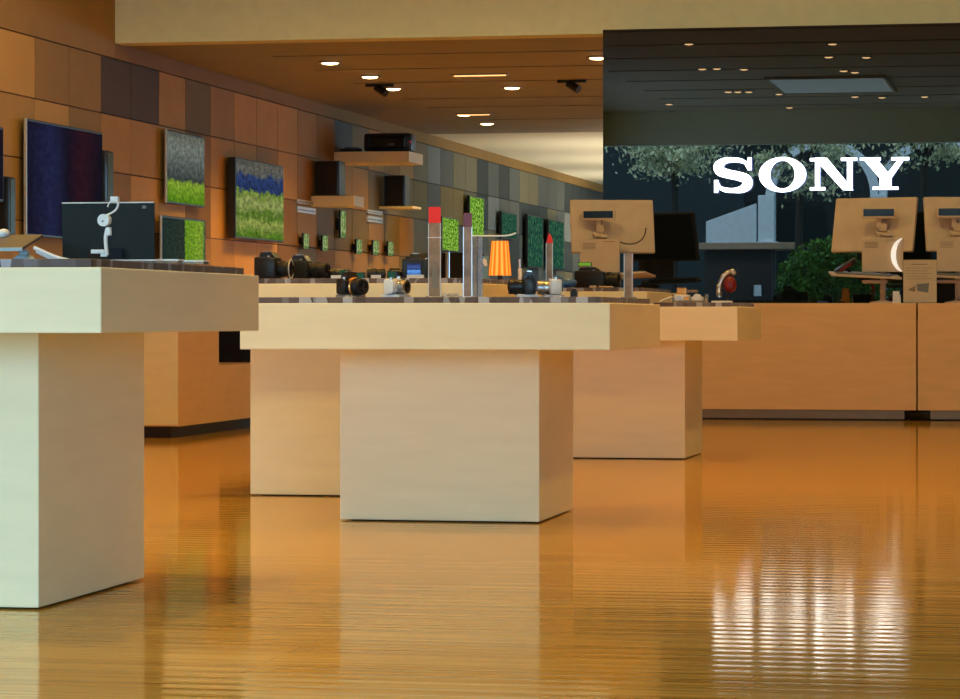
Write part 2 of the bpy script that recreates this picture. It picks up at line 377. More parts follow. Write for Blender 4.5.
# ------------------------------------------------------------------ downlights
def downlight(name, p, r, label, group, watts, spotdeg=120, tube=0, col=None, up=False):
    t = thing(name, label, 'ceiling light', (p[0], p[1], p[2]), 0, group)
    if tube:
        MB().box(-tube / 2, tube / 2, -.05, .05, -.015, .0).build('trim', 'bronze', t)
        MB().box(-tube / 2 + .03, tube / 2 - .03, -.03, .03, -.022, -.015).build('lamp', 'tubeglow', t)
    else:
        MB().lathe([(r * 1.35, -.012), (r * 1.35, 0), (r, 0), (r, -.012)]).build('trim_ring', 'bronze', t, True)
        MB().lathe([(r * .2, -.03), (r * .8, -.022), (r * .96, -.0125)]).build('lamp', 'lampglow', t, True)
    if watts:
        l = bpy.data.lights.new('lamp_light', 'SPOT'); l.energy = watts; l.color = col or WARM; l.spot_size = math.radians(spotdeg); l.spot_blend = .9 if spotdeg < 170 else .25; l.shadow_soft_size = .08
        lo = bpy.data.objects.new('lamp_light', l); C.objects.link(lo); lo.parent = t; lo.location = (0, 0, -.06)
    return t
near = [(237, 62), (620, 62), (610, 97), (710, 98), (273, 129), (312, 128), (384, 130), (650, 134), (680, 138), (342, 190), (368, 190), (397, 190), (478, 196),
        (680, 203), (752, 205), (866, 203), (184, 223), (193, 245), (397, 247), (505, 232), (645, 250), (868, 248)]
near_labels = ['upper left warm spot mirrored high in the glass wall, well left of the letters', 'uppermost right warm spot mirrored above the letter N', 'left of a mirrored pair of spots just under the uppermost right one', 'right of a mirrored pair of spots high above the last letter', 'leftmost of three mirrored spots above the first letter', 'middle of three mirrored spots above the first letter', 'rightmost of three mirrored spots, well above the gap between first letters', 'left of a touching pair mirrored just over the pale ceiling panel', 'right of a touching pair mirrored just over the pale ceiling panel', 'left of a tight trio mirrored over the letter S', 'middle of a tight trio mirrored over the letter S', 'right of a tight trio mirrored over the letter S', 'mirrored spot at the lower left corner of the pale ceiling panel', 'mirrored spot just under the pale ceiling panel, left one', 'mirrored spot just under the pale ceiling panel, right one', 'mirrored spot right below the right end of the pale ceiling panel', 'faint mirrored spot low on the left of the glass wall', 'lowest mirrored spot on the left, on the header line', 'mirrored spot on the header line above the letter S', 'mirrored spot low between header line and letters O and N', 'mirrored spot on the header line above the letter N', 'mirrored spot on the header line right of the last letter']
for i, (a, b_) in enumerate(near):
    p = mirz(600 + a / 2.667, 20 + b_ / 2.667, ZN)
    downlight('ceiling_downlight', p, .07, near_labels[i], 'front ceiling downlights', NEAR_W if p[1] > 7.5 else NEAR_W * .12, col=SOFT)
# a further grid nearer the glass wall (reflect above the picture)
for x in (-7.3, -4.6, -1.9, .8):
    for y in (12.4, 16.0, 21.4):
        downlight('ceiling_downlight', (x, y, ZN), .07, 'small warm downlight above the display tables, out of sight over the beam', 'overhead downlights', DEEP_W * .48 if y > 20 else DEEP_W, 174 if y > 20 else 120, col=SOFT if y > 20 else WARM)
far = [(330, 62, 'leftmost round warm downlight in the bronze ceiling'), (370, 76, 'second round warm downlight from the left in the bronze ceiling'),
       (393, 88, 'third round warm downlight, beside the dark ceiling track head'), (464, 114, 'low warm downlight above the far grey wall panels'),
       (487, 123, 'lowest warm downlight, nearest the pale rear ceiling'), (512, 87, 'warm downlight right of the long glowing strip'),
       (598, 57, 'orange downlight touching the black glass wall edge')]
def rz_pt(px, py, Z=ZC):
    t = (Z - EYE) * FPX / (HOR - py); r = ray(px); return Vector((r[0] * t, r[1] * t, Z))
for px, py, lb in far:
    downlight('ceiling_downlight', rz_pt(px, py), .09, lb, 'rear ceiling downlights', FAR_W, 130)
downlight('ceiling_strip_light', rz_pt(480, 74), .1, 'long dim glowing strip light across the bronze ceiling', None, 12, tube=.62)
downlight('ceiling_strip_light', rz_pt(474, 113.5), .1, 'short dim strip light in the lowest ceiling slot', None, 0, tube=.45)
for px, py, lb in ((380, 84, 'black track head beside the third downlight'), (572, 80, 'black track head right of the glowing strip')):
    p = rz_pt(px, py); t = thing('ceiling_track_head', lb, 'spotlight', p)
    MB().box(-.16, .16, -.03, .03, -.03, 0).build('track', 'black', t); MB().cyl((-.04, 0, -.035), (.08, -.05, -.11), .045).build('lamp_head', 'black', t, True)
# more warm light in the rear zone, hidden by the glass wall
for x in (-1.5, 2.5):
    for y in (30.5, 36.5):
        downlight('ceiling_downlight', (x, y, ZC), .09, 'round warm downlight hidden behind the black glass wall', 'rear hidden downlights', FAR_W, 130)
# luminous ceiling panel mirrored in the glass
pa = mirz(767, 77, ZN); pb = mirz(894, 90, ZN)
for x, y in ((-6.0, 43.2), (-6.5, 47.5), (-7.2, 52.5)):  # unseen uplighters added to brighten the pale rear ceiling
    t = thing('added_uplighter', 'unseen uplighter added behind the black glass wall to brighten the rear ceiling', 'added fill light', (x, y, 0), 0, 'added uplighters behind the glass wall')
    MB().lathe([(.16, 0), (.16, .02), (.02, .03), (.018, .5)]).build('stand', 'bronze', t, True); MB().lathe([(.04, .5), (.17, .64), (.16, .64), (.03, .51)]).build('bowl', 'bronze', t, True)
    l = bpy.data.lights.new('lamp_light', 'SPOT'); l.energy = 250; l.color = (1, .86, .62); l.spot_size = math.radians(140); l.spot_blend = 1; l.shadow_soft_size = .08  # light of the added unseen uplighter
    lo = bpy.data.objects.new('lamp_light', l); C.objects.link(lo); lo.parent = t; lo.location = (0, 0, .70); lo.rotation_euler = (math.pi, 0, 0)
t = thing('ceiling_light_panel', 'pale blue rectangular light panel, mirrored in the black glass wall', 'ceiling light', ((pa.x + pb.x) / 2, (pa.y + pb.y) / 2, ZN))
hw = abs(pb.x - pa.x) / 2; hd = abs(pa.y - pb.y) / 2
MB().box(-hw - .05, hw + .05, -hd - .05, -hd, -.05, 0).box(-hw - .05, hw + .05, hd, hd + .05, -.05, 0).box(-hw - .05, -hw, -hd, hd, -.05, 0).box(hw, hw + .05, -hd, hd, -.05, 0).build('frame', 'bronze2', t)
MB().box(-hw, hw, -hd, hd, -.03, 0).build('diffuser', 'panelglow', t)

# ================================================================== SONY sign
def catmull(pts, n=14):
    out = []
    P = [pts[0]] + pts + [pts[-1]]
    for i in range(1, len(P) - 2):
        for k in range(n):
            t_ = k / n; q = [Vector(p) for p in P[i - 1:i + 3]]
            out.append(.5 * ((2 * q[1]) + (-q[0] + q[2]) * t_ + (2 * q[0] - 5 * q[1] + 4 * q[2] - q[3]) * t_ ** 2 + (-q[0] + 3 * q[1] - 3 * q[2] + q[3]) * t_ ** 3))
    out.append(Vector(pts[-1])); return out
def letter(name, polys, x0, x1, z0, z1, parent, label):
    f = MB(); sd_ = MB()
    for poly in polys:
        pp = [(x0 + u * (x1 - x0), z0 + v * (z1 - z0)) for u, v in poly]
        f.prism(pp, -.075, -.06); sd_.prism(pp, -.06, -.012)
    o = f.build(name, 'logo', parent); tag(o, label); sd_.build('return', 'logoside', o); return o
def quads(center, widths):      # ribbon as a row of quads (x,z), widths across
    L_, R_ = [], []
    for i, p in enumerate(center):
        d = (center[min(i + 1, len(center) - 1)] - center[max(i - 1, 0)]).normalized(); n = Vector((-d.y, d.x))
        L_.append(p + n * widths[i] / 2); R_.append(p - n * widths[i] / 2)
    return [[tuple(L_[i]), tuple(L_[i + 1]), tuple(R_[i + 1]), tuple(R_[i])] for i in range(len(center) - 1)]
def sign():
    Ys = MIRY
    t = thing('shop_sign', 'glowing white slab-serif SONY letters on the black glass wall', 'sign', (0, Ys, 0))
    for k in (0,):
        def X(px): return sx(px, Ys - .07)
    zt, zb = atY(810, 157.2, Ys).z, atY(810, 192.2, Ys).z
    ztn, zbn = atY(810, 158.6, Ys).z, atY(810, 190.6, Ys).z
    # S drawn in true aspect then squeezed into its box: unit box 1.15 x 1
    A = 1.15
    cp = [(1.00, .70), (.93, .84), (.78, .915), (.56, .935), (.33, .91), (.185, .80), (.165, .70), (.24, .60), (.45, .53), (.70, .475), (.93, .395), (.985, .28), (.95, .17), (.80, .085), (.58, .06), (.35, .08), (.19, .16), (.125, .30)]
    cen = catmull([Vector(p) for p in cp], 6); n = len(cen)
    wk = [.06, .09, .13, .13, .17, .26, .28, .27, .25, .25, .27, .28, .26, .19, .13, .13, .09, .06]
    ws = []
    for i in range(n):
        u = i / 6; a = min(int(u), len(wk) - 1); b_ = min(a + 1, len(wk) - 1); ws.append(wk[a] + (wk[b_] - wk[a]) * (u - a))
    polys = [[(x / A, z) for x, z in q] for q in quads(cen, ws)]
    polys.append([(.86, .64), (.955, .64), (.955, 1.0), (.87, 1.0), (.85, .90)])
    polys.append([(.035, .0), (.12, .0), (.14, .10), (.13, .36), (.035, .36)])
    letter('letter_s', polys, X(712.8), X(753.2), zb, zt, t, 'glowing white letter S')
    ring = []; n = 48
    for i in range(n):
        a, b_ = 2 * math.pi * i / n, 2 * math.pi * (i + 1) / n
        def o_(q): return (.5 + .5 * math.cos(q), .5 + .5 * math.sin(q))
        def i_(q): return (.5 + .265 * math.cos(q), .5 + .40 * math.sin(q))
        ring.append([o_(a), o_(b_), i_(b_), i_(a)])
    letter('letter_o', ring, X(759), X(806), zb, zt, t, 'glowing white letter O')
    N_ = [[(0, 1), (.30, 1), (.30, .91), (0, .91)], [(.11, .91), (.21, .91), (.21, .09), (.11, .09)], [(0, .09), (.32, .09), (.32, 0), (0, 0)],
          [(.11, 1), (.36, 1), (.92, 0), (.70, 0), (.11, .96)], [(.79, .93), (.90, .93), (.90, 0), (.79, 0)], [(.66, 1), (1, 1), (1, .91), (.66, .91)]]
    letter('letter_n', N_, X(810), X(857), zbn, ztn, t, 'glowing white letter N')
    Y_ = [[(0, 1), (.42, 1), (.42, .91), (0, .91)], [(.08, .93), (.36, .93), (.64, .40), (.40, .36)], [(.40, .44), (.64, .44), (.64, .09), (.40, .09)],
          [(.26, .09), (.78, .09), (.78, 0), (.26, 0)], [(.52, .42), (.64, .36), (.90, .93), (.78, .93)], [(.64, 1), (1, 1), (1, .91), (.64, .91)]]
    letter('letter_y', Y_, X(860), X(909), zbn, ztn, t, 'glowing white letter Y')
sign()

# ================================================================== DISPLAY TABLES
def table(label, x0, x1, y0, y1, zt, px0, px1, py0, py1, th=.187, floor_gap=.006, ins=(.06, .07)):
    t = thing('display_table', label, 'table', ((px0 + px1) / 2, (py0 + py1) / 2, 0)); ox, oy = t.location.x, t.location.y
    MB().box(x0 - ox, x1 - ox, y0 - oy, y1 - oy, zt - th, zt, bev=.005).build('tabletop', 'laminate', t)
    MB().box(x0 - ox + .05, x1 - ox - .04, y0 - oy + .03, y1 - oy - .04, zt, zt + .024, bev=.003).build('top_inlay', 'inlay', t)
    MB().box(px0 - ox, px1 - ox, py0 - oy, py1 - oy, floor_gap, zt - th, bev=.004).build('pedestal', 'laminate', t)
    MB().box(px0 - ox + .04, px1 - ox - .04, py0 - oy + .04, py1 - oy - .04, 0, floor_gap).build('plinth', 'dark', t)
    return t
# near left
T_L = table('large white pedestal table at the far left, its front in cool daylight', -4.18, -2.58, 7.60, 9.20, .979, -3.80, -2.877, 7.92, atX(144.5, 580, -2.877).y, th=.182)
T_M = table('cream table in the middle with two price totems and cameras', -3.25, -1.738, 11.30, 12.76, .899, -2.924, -2.085, 11.66, atX(573.3, 500, -2.085).y)
T_T = table('taller cream table close behind the middle table, pedestal peeking out left', -4.10, -2.59, 12.95, 14.45, .998, -3.754, -2.93, 13.23, 14.07)
T_R = table('warm lit low table right of the middle table, white gadgets on it', -3.34, -1.83, 16.75, 18.10, .905, -3.02, -2.18, 17.10, 17.94, th=.198)
T_B = table('farthest tall table, mostly hidden, with blue and black gear on top', -4.10, -2.59, 18.40, 19.90, 1.010, -3.754, -2.93, 18.68, 19.52)
ZTL, ZTM, ZTT, ZTR, ZTB = .979 + .024, .899 + .024, .998 + .024, .905 + .024, 1.010 + .024

# low cabinet by the left wall, with a dark notch in its side
t = thing('low_cabinet', 'orange lit wall cabinet with a dark notch, left of the tables', 'cabinet', (-6.9, 20.7, 0))
MB().box(-.40, .85, 1.20, 1.248, .492, .878).build('notch_back', 'dark', t)
b = MB().box(-.86, .86, -1.25, 1.25, .08, .49).box(-.86, .86, -1.25, -.25, .49, .93).box(-.86, .86, -.25, 1.25, .88, .93).box(-.86, -.41, -.25, 1.25, .49, .88)
b.build('body', 'counter', t)
MB().box(-.80, .78, -1.17, 1.17, 0, .08).build('plinth', 'dark', t)
MB().box(-.41, -.40, -.25, 1.20, .49, .88).build('notch_lining', 'dark', t)
MB().box(-.86, .86, -1.262, -1.25, .09, .93).build('front_panel', 'laminate', t)

# ------------------------------------------------------------------ service counter, two units
CY = 23.9; ZK = .961
def counter(label, x0, x1):
    t = thing('service_counter', label, 'counter', ((x0 + x1) / 2, CY + .45, 0)); h = (x1 - x0) / 2
    MB().box(-h, h, -.45, .45, .085, ZK, bev=.004).build('body', 'counter', t)
    MB().box(-h + .10, h - .10, -.39, .39, 0.012, .085).build('toe_kick', 'toe', t)
    MB().box(-h + .11, h - .11, -.37, .37, 0, .012).build('plinth', 'dark', t)
    return t
xs_ = sx(917, CY)
counter('long orange-brown counter below the glowing sign, left of the seam', sx(566, CY), xs_ - .006)
counter('right-hand orange-brown counter unit, cut off by the right edge', xs_ + .006, xs_ + 2.8)

# ------------------------------------------------------------------ till stations: screens seen from behind
def station(px, label, yaw, tilt, mx=0, crescent=False, pinpad=False, cable=False, disp=0):
    Y = CY + .42; x = sx(px, Y)
    t = thing('till_station', label, 'monitor', (x, Y, ZK), 0, 'till stations on the counter')
    MB().lathe([(.11, 0), (.11, .012), (.035, .022), (.03, .03)]).build('base_plate', 'beige', t, True)
    MB().cyl((0, 0, .025), (0, 0, .66), .024).build('pole', 'beige', t, True)
    # square plate facing the shopper
    pl = MB().box(-.17, .17, -.075, -.055, .26, .545, bev=.006).build('rear_plate', 'beige', t)
    vb = MB()
    for k in range(5): vb.box(-.145, -.035, -.0765, -.0745, .505 - k * .011, .509 - k * .011)
    vb.build('vent_slots', 'ink', pl); MB().box(.03, .13, -.0765, -.0745, .522, .527).build('printed_line', 'ink', pl)
    MB().box(-.03, .03, -.056, .0, .38, .42).build('plate_mount', 'beige', t)
    br = MB().box(-.035, .035, -.05, .03, .60, .665, bev=.008).cyl((-.055, -.03, .585), (.055, -.03, .565), .02).cyl((-.03, -.04, .56), (-.06, -.04, .60), .012).cyl((.04, -.04, .60), (.07, -.03, .56), .012)
    br.build('tilt_bracket', 'beige', t, True)
    R = Euler((tilt, 0, yaw)).to_matrix().to_4x4()
    mon = MB()
    mon.box(-.357, .357, -.02, .028, -.235, .235, bev=.012)
    mo = mon.build('monitor', 'beige', t); mo.location = (mx, .075, .655); mo.rotation_euler = (tilt, 0, yaw)
    MB().box(-.33, .33, .0281, .031, -.215, .22).build('screen_glass', 'blackgloss', mo)
    cdp = MB().box(-.14, .14, -.085, -.03, -.05, .035, bev=.005).build('customer_display', 'beige', t); cdp.location = (disp, -.005, .755)
    MB().box(-.125, .125, -.0875, -.085, -.032, .027).build('display_window', 'blackgloss', cdp)
    MB().box(disp - .02, disp + .02, -.06, -.0, .63, .71).build('display_post', 'beige', t)
    # keyboard shelf with sloping arms
    sh = MB().box(-.44, .14, -.16, .14, -.009, .009, bev=.006).build('keyboard_shelf', 'beige', t); sh.location = (0.0, -.02, .225); sh.rotation_euler = (.10, .05, .18 if not cable else math.pi - .15)
    MB().box(-.17, .04, -.07, .05, .165, .195, bev=.012).build('lower_arm', 'beige', t)
    kb = MB(); kb.box(-.40, .06, -.12, .06, .0093, .024, bev=.004)
    k = kb.build('keyboard', 'grey', sh)
    if pinpad:
        pp = MB().box(-.10, .10, -.04, .04, -.02, .02, bev=.01).build('pin_pad', 'black', t); pp.location = (-.30, -.12, .31); pp.rotation_euler = (.3, -.55, 0)
        MB().box(-.06, .05, -.042, -.0405, -.01, .012).build('pin_pad_stripe', 'redcap', pp)
        MB().cyl((-.26, -.10, .235), (-.28, -.11, .29), .012).build('pin_pad_post', 'black', t)
    if crescent:
        cr = []
        for i in range(13):
            a = math.radians(118 + i * 10.3); cr.append((.31 + .22 * math.cos(a) * .62, .405 + .165 * math.sin(a)))
        m_ = MB()
        oc = [(.19 + .12 * math.cos(math.radians(110 + i * 14)) , .40 + .145 * math.sin(math.radians(110 + i * 14))) for i in range(11)]
        ic = [(.195 + .085 * math.cos(math.radians(110 + i * 14)), .40 + .145 * math.sin(math.radians(110 + i * 14))) for i in range(11)]
        m_.prism(oc + ic[::-1], -.095, -.080); m_.build('curved_handle', 'handleglow', t)
    if cable:
        MB().tube([(.17, -.03, .52), (.23, -.02, .50), (.31, -.01, .51), (.37, .0, .56), (.385, .01, .64)], .006).build('cable', 'black', t)
    return t
station(601, 'till screen seen from behind, left of the black glass wall edge', .30, -.26, .085, cable=True, disp=-.01)
station(883, 'till screen below the last sign letter, with a curved white handle', -.28, -.26, -.075, crescent=True, pinpad=True, disp=-.03)
station(958, 'till screen cut off by the right edge of the view', .25, -.26, .075, crescent=True, disp=-.03)

# counter card and small things
cx = sx(920, CY + .12)
t = thing('sign_card', 'upright tan card with a small laptop picture between two till screens', 'sign', (cx, CY + .12, ZK))
MB().box(-.135, .135, -.006, .006, 0.004, .355).build('card', 'paper', t)
b = MB(); b.box(-.07, .06, -.0075, -.006, .315, .322)
for k in range(5): b.box(-.11, .10 - .03 * (k % 2), -.0075, -.006, .285 - k * .022, .289 - k * .022)
b.build('printed_lines', 'ink', t)
MB().prism([(-.02, .10), (-.03, .155), (.075, .165), (.065, .085)], -.008, -.006).build('laptop_picture', 'grey', t)
MB().prism([(-.10, .11), (-.035, .145), (-.04, .09)], -.008, -.006).build('tablet_picture', 'ink', t)
MB().box(-.14, .14, -.03, .05, 0, .006).build('foot', 'acrylic', t)
x = sx(897, CY + .3)
t = thing('paper_slip', 'small folded white paper slip beside the tan card', 'paper', (x, CY + .25, ZK))
MB().prism([(-.035, 0), (-.03, .10), (.02, .10), (.035, .0)], -.004, .004).build('sheet', 'white', t)
MB().prism([(-.03, 0), (-.035, .06), (.03, .07), (.035, .0)], .02, .026).build('sheet_fold', 'white', t)

# ------------------------------------------------------------------ televisions and screens on the left wall
def tv(label, px0, px1, pyt, pyb, pic, X=XL, th=.05, rim='black', group='televisions on the left wall', stand=False, edge=None, cat='television', name='wall_television'):
    gap = .05
    Xf = X + gap + th
    a = atX(px0, pyt, Xf); c = atX(px1, pyt, Xf); y0, y1 = a.y, c.y; z1 = a.z; z0 = atX(px0, pyb, Xf).z
    t = thing(name, label, cat, (X, (y0 + y1) / 2, (z0 + z1) / 2), 0, group)
    hy, hz = (y1 - y0) / 2, (z1 - z0) / 2
    MB().box(gap, gap + th - .004, -hy, hy, -hz, hz, bev=.006).build('housing', rim, t)
    b_ = min(.022, hy * .06)
    MB().box(gap + th - .004, gap + th, -hy + b_, hy - b_, -hz + b_, hz - b_).build('screen', pic, t)
    if edge: MB().box(gap + .01, gap + th, -hy - .012, -hy, -hz, hz).build('edge_trim', edge, t)
    MB().box(0, gap, -hy * .4, hy * .4, -hz * .4, hz * .4).build('wall_bracket', 'black', t)
    return t
tv('big dark blue television behind the slate screen, pale left edge', 27, 103, 118, 236, 's_navy', th=.035, edge='chrome')
tv('dark television cut off by the left edge of the view', -60, 4, 116, 195, 's_navy')
tv('upper of two stacked televisions, painted reflection of grey sky above green leaves', 167, 205, 129, 203, 's_sky', edge='chrome', th=.03)
tv('lower of two stacked televisions, painted reflection of a bright leaf strip', 162, 206, 215, 262, 's_split', edge='chrome', th=.03)
tv('television showing a green valley under a blue mountain', 236, 284, 157, 238, 's_hill', th=.09)
tv('tall television with painted reflection of bright green foliage, upper of the two greenest', 470, 484, 195, 238, 's_green')
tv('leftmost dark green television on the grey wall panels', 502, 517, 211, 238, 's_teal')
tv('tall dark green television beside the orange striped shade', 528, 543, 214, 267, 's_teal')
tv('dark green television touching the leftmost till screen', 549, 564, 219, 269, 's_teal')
# free-standing screen on a pole
p = atX(443, 216, -8.2); q = atX(459, 216, -8.2); zb = atX(443, 251, -8.2).z
t = thing('standing_television', 'bright green foliage screen on a thin pole by the first totem', 'television', (-8.25, (p.y + q.y) / 2, 0))
hy = (q.y - p.y) / 2
MB().box(-.04, .04, -hy, hy, zb, p.z, bev=.008).build('housing', 'black', t)
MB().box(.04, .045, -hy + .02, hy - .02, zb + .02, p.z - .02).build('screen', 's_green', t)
MB().cyl((0, 0, .03), (0, 0, zb), .03).build('pole', 'silver', t, True)
MB().box(-.25, .25, -.35, .35, 0, .03, bev=.01).build('foot', 'black', t)
# dark tall cabinet behind it, blue box with white flowers, narrow white tower
p = atX(446, 252, -8.4)
t = thing('dark_cabinet', 'black floor cabinet behind the pole of the green screen', 'cabinet', (-8.35, p.y + 1.2, 0))
MB().box(-.4, .4, -.75, .9, .05, p.z, bev=.01).build('body', 'black', t); MB().box(-.36, .36, -.7, .85, 0, .05).build('plinth', 'dark', t)
def xY(px, Y): return sx(px, Y)
# upright speakers either side of the dark blue television
def towerspk(label, px0, px1, pyt, pyb):
    a = atX(px0, pyt, -8.72); c = atX(px1, pyt, -8.72); zb_ = atX(px0, pyb, -8.72).z
    t = thing('wall_speaker', label, 'speaker', (XL, (a.y + c.y) / 2, (a.z + zb_) / 2), 0, 'slim wall speakers')
    hy_ = (c.y - a.y) / 2; hz_ = (a.z - zb_) / 2
    MB().box(.02, .11, -hy_, hy_, -hz_, hz_, bev=.03).build('housing', 'black', t, True)
    MB().box(.11, .114, -hy_ * .6, hy_ * .6, -hz_ * .9, hz_ * .9).build('grille', 'blackgloss', t)
    MB().box(0, .02, -.04, .04, -.1, .1).build('wall_bracket', 'black', t)
towerspk('slim black wall speaker right of the dark blue television', 105, 114, 150, 202)
towerspk('slim black wall speaker left of the dark blue television', 8, 16, 176, 236)

# shelves with audio gear; shelf runs out from the wall
def shelf(label, pxl, pxr, pyt, pyb, dep):
    Yf = atX(pxl, 0, XL).y
    xr = sx(pxr, Yf); a = atY(pxr, pyt, Yf); zb_ = atY(pxr, pyb, Yf).z
    o = MB().box(XL, xr, Yf, Yf + dep, zb_, a.z, bev=.004).build('wall_shelf', 'laminate'); tag(o, label, 'shelf', 'wall shelves')
    return Yf, a.z
Ys1, z = shelf('upper pale shelf carrying a wide black boombox', 334, 409, 151, 162, .80)
def Xs(px, Y=Ys1): return sx(px, Y)
t = thing('boombox', 'wide black rounded boombox on the upper wall shelf', 'speaker', ((Xs(361) + Xs(410)) / 2, Ys1 + .25, z))
hx = (Xs(410) - Xs(361)) / 2
MB().box(-hx, hx, -.14, .14, .0, .235, bev=.05).build('housing', 'black', t, True)
MB().box(-hx * .75, hx * .75, -.146, -.138, .04, .19, bev=.02).build('grille', 'blackgloss', t)
MB().box(hx * .05, hx * .28, -.150, -.145, .075, .105).build('display_badge', 'grey', t)
MB().cyl((hx - .02, -.145, .12), (hx - .02, -.155, .12), .012).build('knob', 'red', t)
t = thing('turntable_base', 'low black device lying left of the boombox', 'audio device', (Xs(347), Ys1 + .3, z))
MB().box(-.14, .14, -.12, .12, 0, .05, bev=.01).build('housing', 'black', t); MB().cyl((0, 0, .05), (0, 0, .07), .10).build('disc', 'grey', t, True)
Ys2, z2 = shelf('middle wooden shelf under the large black speaker', 311, 354, 195.5, 206, .5)
def boxspk(label, px0, px1, pyt, pyb, Yf, z):
    x0, x1 = Xs(px0, Yf), Xs(px1, Yf); h = sz(pyt, Yf, px0) - z
    t = thing('box_speaker', label, 'speaker', ((x0 + x1) / 2, Yf, z), 0, 'black box speakers'); hx_ = (x1 - x0) / 2
    MB().box(-hx_, hx_, 0, .3, 0, h, bev=.01).build('housing', 'black', t)
    MB().box(-hx_ * .88, hx_ * .88, -.012, 0, .02, h - .02, bev=.004).build('grille', 'blackgloss', t)
boxspk('larger black box speaker on the middle wall shelf', 315, 339.5, 161, 195.5, Ys2 + .03, z2)
Ys3, z3 = shelf('thin pale shelf under the smaller black speaker', 379, 413, 206, 208.5, .5)
boxspk('smaller black box speaker right of the larger one', 384, 405, 175.5, 206, Ys3 + .03, z3)
# pale price plates below the shelves
def plate(label, px0, px1, py0, py1):
    a = atX(px0, py0, XL + .03); c = atX(px1, py0, XL + .03); zb_ = atX(px0, py1, XL + .03).z
    t = thing('price_plate', label, 'sign', (XL, (a.y + c.y) / 2, zb_), 0, 'pale plates below the shelves'); hy_ = (c.y - a.y) / 2
    MB().box(0, .025, -hy_, hy_, 0, a.z - zb_).build('plate', 'chrome', t)
    MB().box(.025, .028, -hy_ * .9, hy_ * .9, (a.z - zb_) * .35, (a.z - zb_) * .55).build('printed_line', 'grey', t)
plate('thin pale plate below the larger box speaker, upper of the pair', 298, 316, 199, 203)
plate('wider pale plate below the larger box speaker, lower of the pair', 298, 316, 206, 212)
plate('thin pale plate below the smaller box speaker, upper of the pair', 368, 383, 209.5, 213)
plate('wider pale plate below the smaller box speaker, lower of the pair', 368, 383, 215.5, 221.5)
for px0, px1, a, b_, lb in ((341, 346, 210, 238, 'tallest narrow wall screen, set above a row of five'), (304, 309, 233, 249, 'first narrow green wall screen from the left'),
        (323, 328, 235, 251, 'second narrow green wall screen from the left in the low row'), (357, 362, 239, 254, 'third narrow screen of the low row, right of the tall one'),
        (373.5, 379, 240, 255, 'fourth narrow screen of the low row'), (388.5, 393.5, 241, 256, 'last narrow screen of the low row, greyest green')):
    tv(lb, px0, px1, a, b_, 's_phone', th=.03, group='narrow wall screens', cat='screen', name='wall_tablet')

# ------------------------------------------------------------------ cameras
def camera_body(name, label, loc, rz, body='black', lens='black', w=.125, h=.085, d=.05, lr=.034, ll=.08, hump=True, ring=None, lcd=None, group=None, plinth=None, s=1.0, barrel2=None):
    z0 = loc[2]; ph = 0.012 if plinth else 0
    t = thing(name, label, 'camera', loc, rz, group)
    o = MB().box(-d / 2, d / 2, -w / 2, w / 2, ph, ph + h, bev=.011)
    if hump: o.prism([(-d * .42, ph + h - .004), (-d * .30, ph + h + .022), (d * .32, ph + h + .024), (d * .62, ph + h - .004)], -.026, .026)
    b = o.build('body', body, t, True)
    MB().box(-d * .2, d * .85, -w / 2 - .003, -w / 2 + .034, ph + .004, ph + h - .006, bev=.013).build('grip', 'black' if body == 'black' else body, t, True)
    zc = ph + h * .47; n = lr
    pr = [(n * .95, d / 2 - .004), (n, d / 2 + .008), (n * .93, d / 2 + .010), (n * .93, d / 2 + ll * .35), (n * 1.04, d / 2 + ll * .38), (n * 1.04, d / 2 + ll * .62), (n * .96, d / 2 + ll * .65), (n * 1.0, d / 2 + ll * .97), (n * .86, d / 2 + ll)]
    le = MB().lathe(pr, (0, 0, zc), (1, 0, 0)).build('lens', lens, t, True)
    MB().lathe([(n * .8, d / 2 + ll - .0005), (n * .5, d / 2 + ll + .003), (.001, d / 2 + ll + .005)], (0, 0, zc), (1, 0, 0)).build('front_glass', 'blackgloss', le, True)
    rg = MB()
    for k in range(24):
        a = 2 * math.pi * k / 24
        rg.box(d / 2 + ll * .40, d / 2 + ll * .60, -.0018, .0018, n * 1.03, n * 1.075, mt=Matrix.Translation((0, 0, zc)) @ Matrix.Rotation(a, 4, 'X'))
    rg.build('grip_ring', 'black' if lens != 'silver' else 'grey', le)
    if ring: MB().lathe([(n * 1.10, d / 2 + ll * .0), (n * 1.20, d / 2 + ll * .05), (n * 1.20, d / 2 + ll * .26), (n * 1.08, d / 2 + ll * .32)], (0, 0, zc), (1, 0, 0)).build('lens_mount_ring', ring, le, True)
    MB().cyl((0, w * .33, ph + h - .002), (0, w * .33, ph + h + .009), .010).build('mode_dial', 'black' if body == 'black' else 'silver', t, True)
    MB().cyl((d * .35, -w * .38, ph + h - .008), (d * .35, -w * .38, ph + h + .005), .006).build('shutter_button', 'silver', t, True)
    MB().box(-d * .2, d * .2, -.012, .012, ph + h + .0225, ph + h + .027).build('hot_shoe', 'silver', t) if hump else None
    sc = MB().box(-d / 2 - .006, -d / 2 - .0005, -w * .30, w * .30, ph + .014, ph + h * .80).build('rear_screen_frame', 'black', t)
    MB().box(-d / 2 - .0072, -d / 2 - .006, -w * .26, w * .26, ph + .018, ph + h * .76).build('rear_screen', lcd or 'blackgloss', sc)
    if plinth: MB().box(-.032, .05, -.04, .04, 0, .012, bev=.002).build('display_plinth', plinth, t)
    t.scale = (s, s, s)
    return t
def on(px, Y, z): return (sx(px, Y), Y, z)
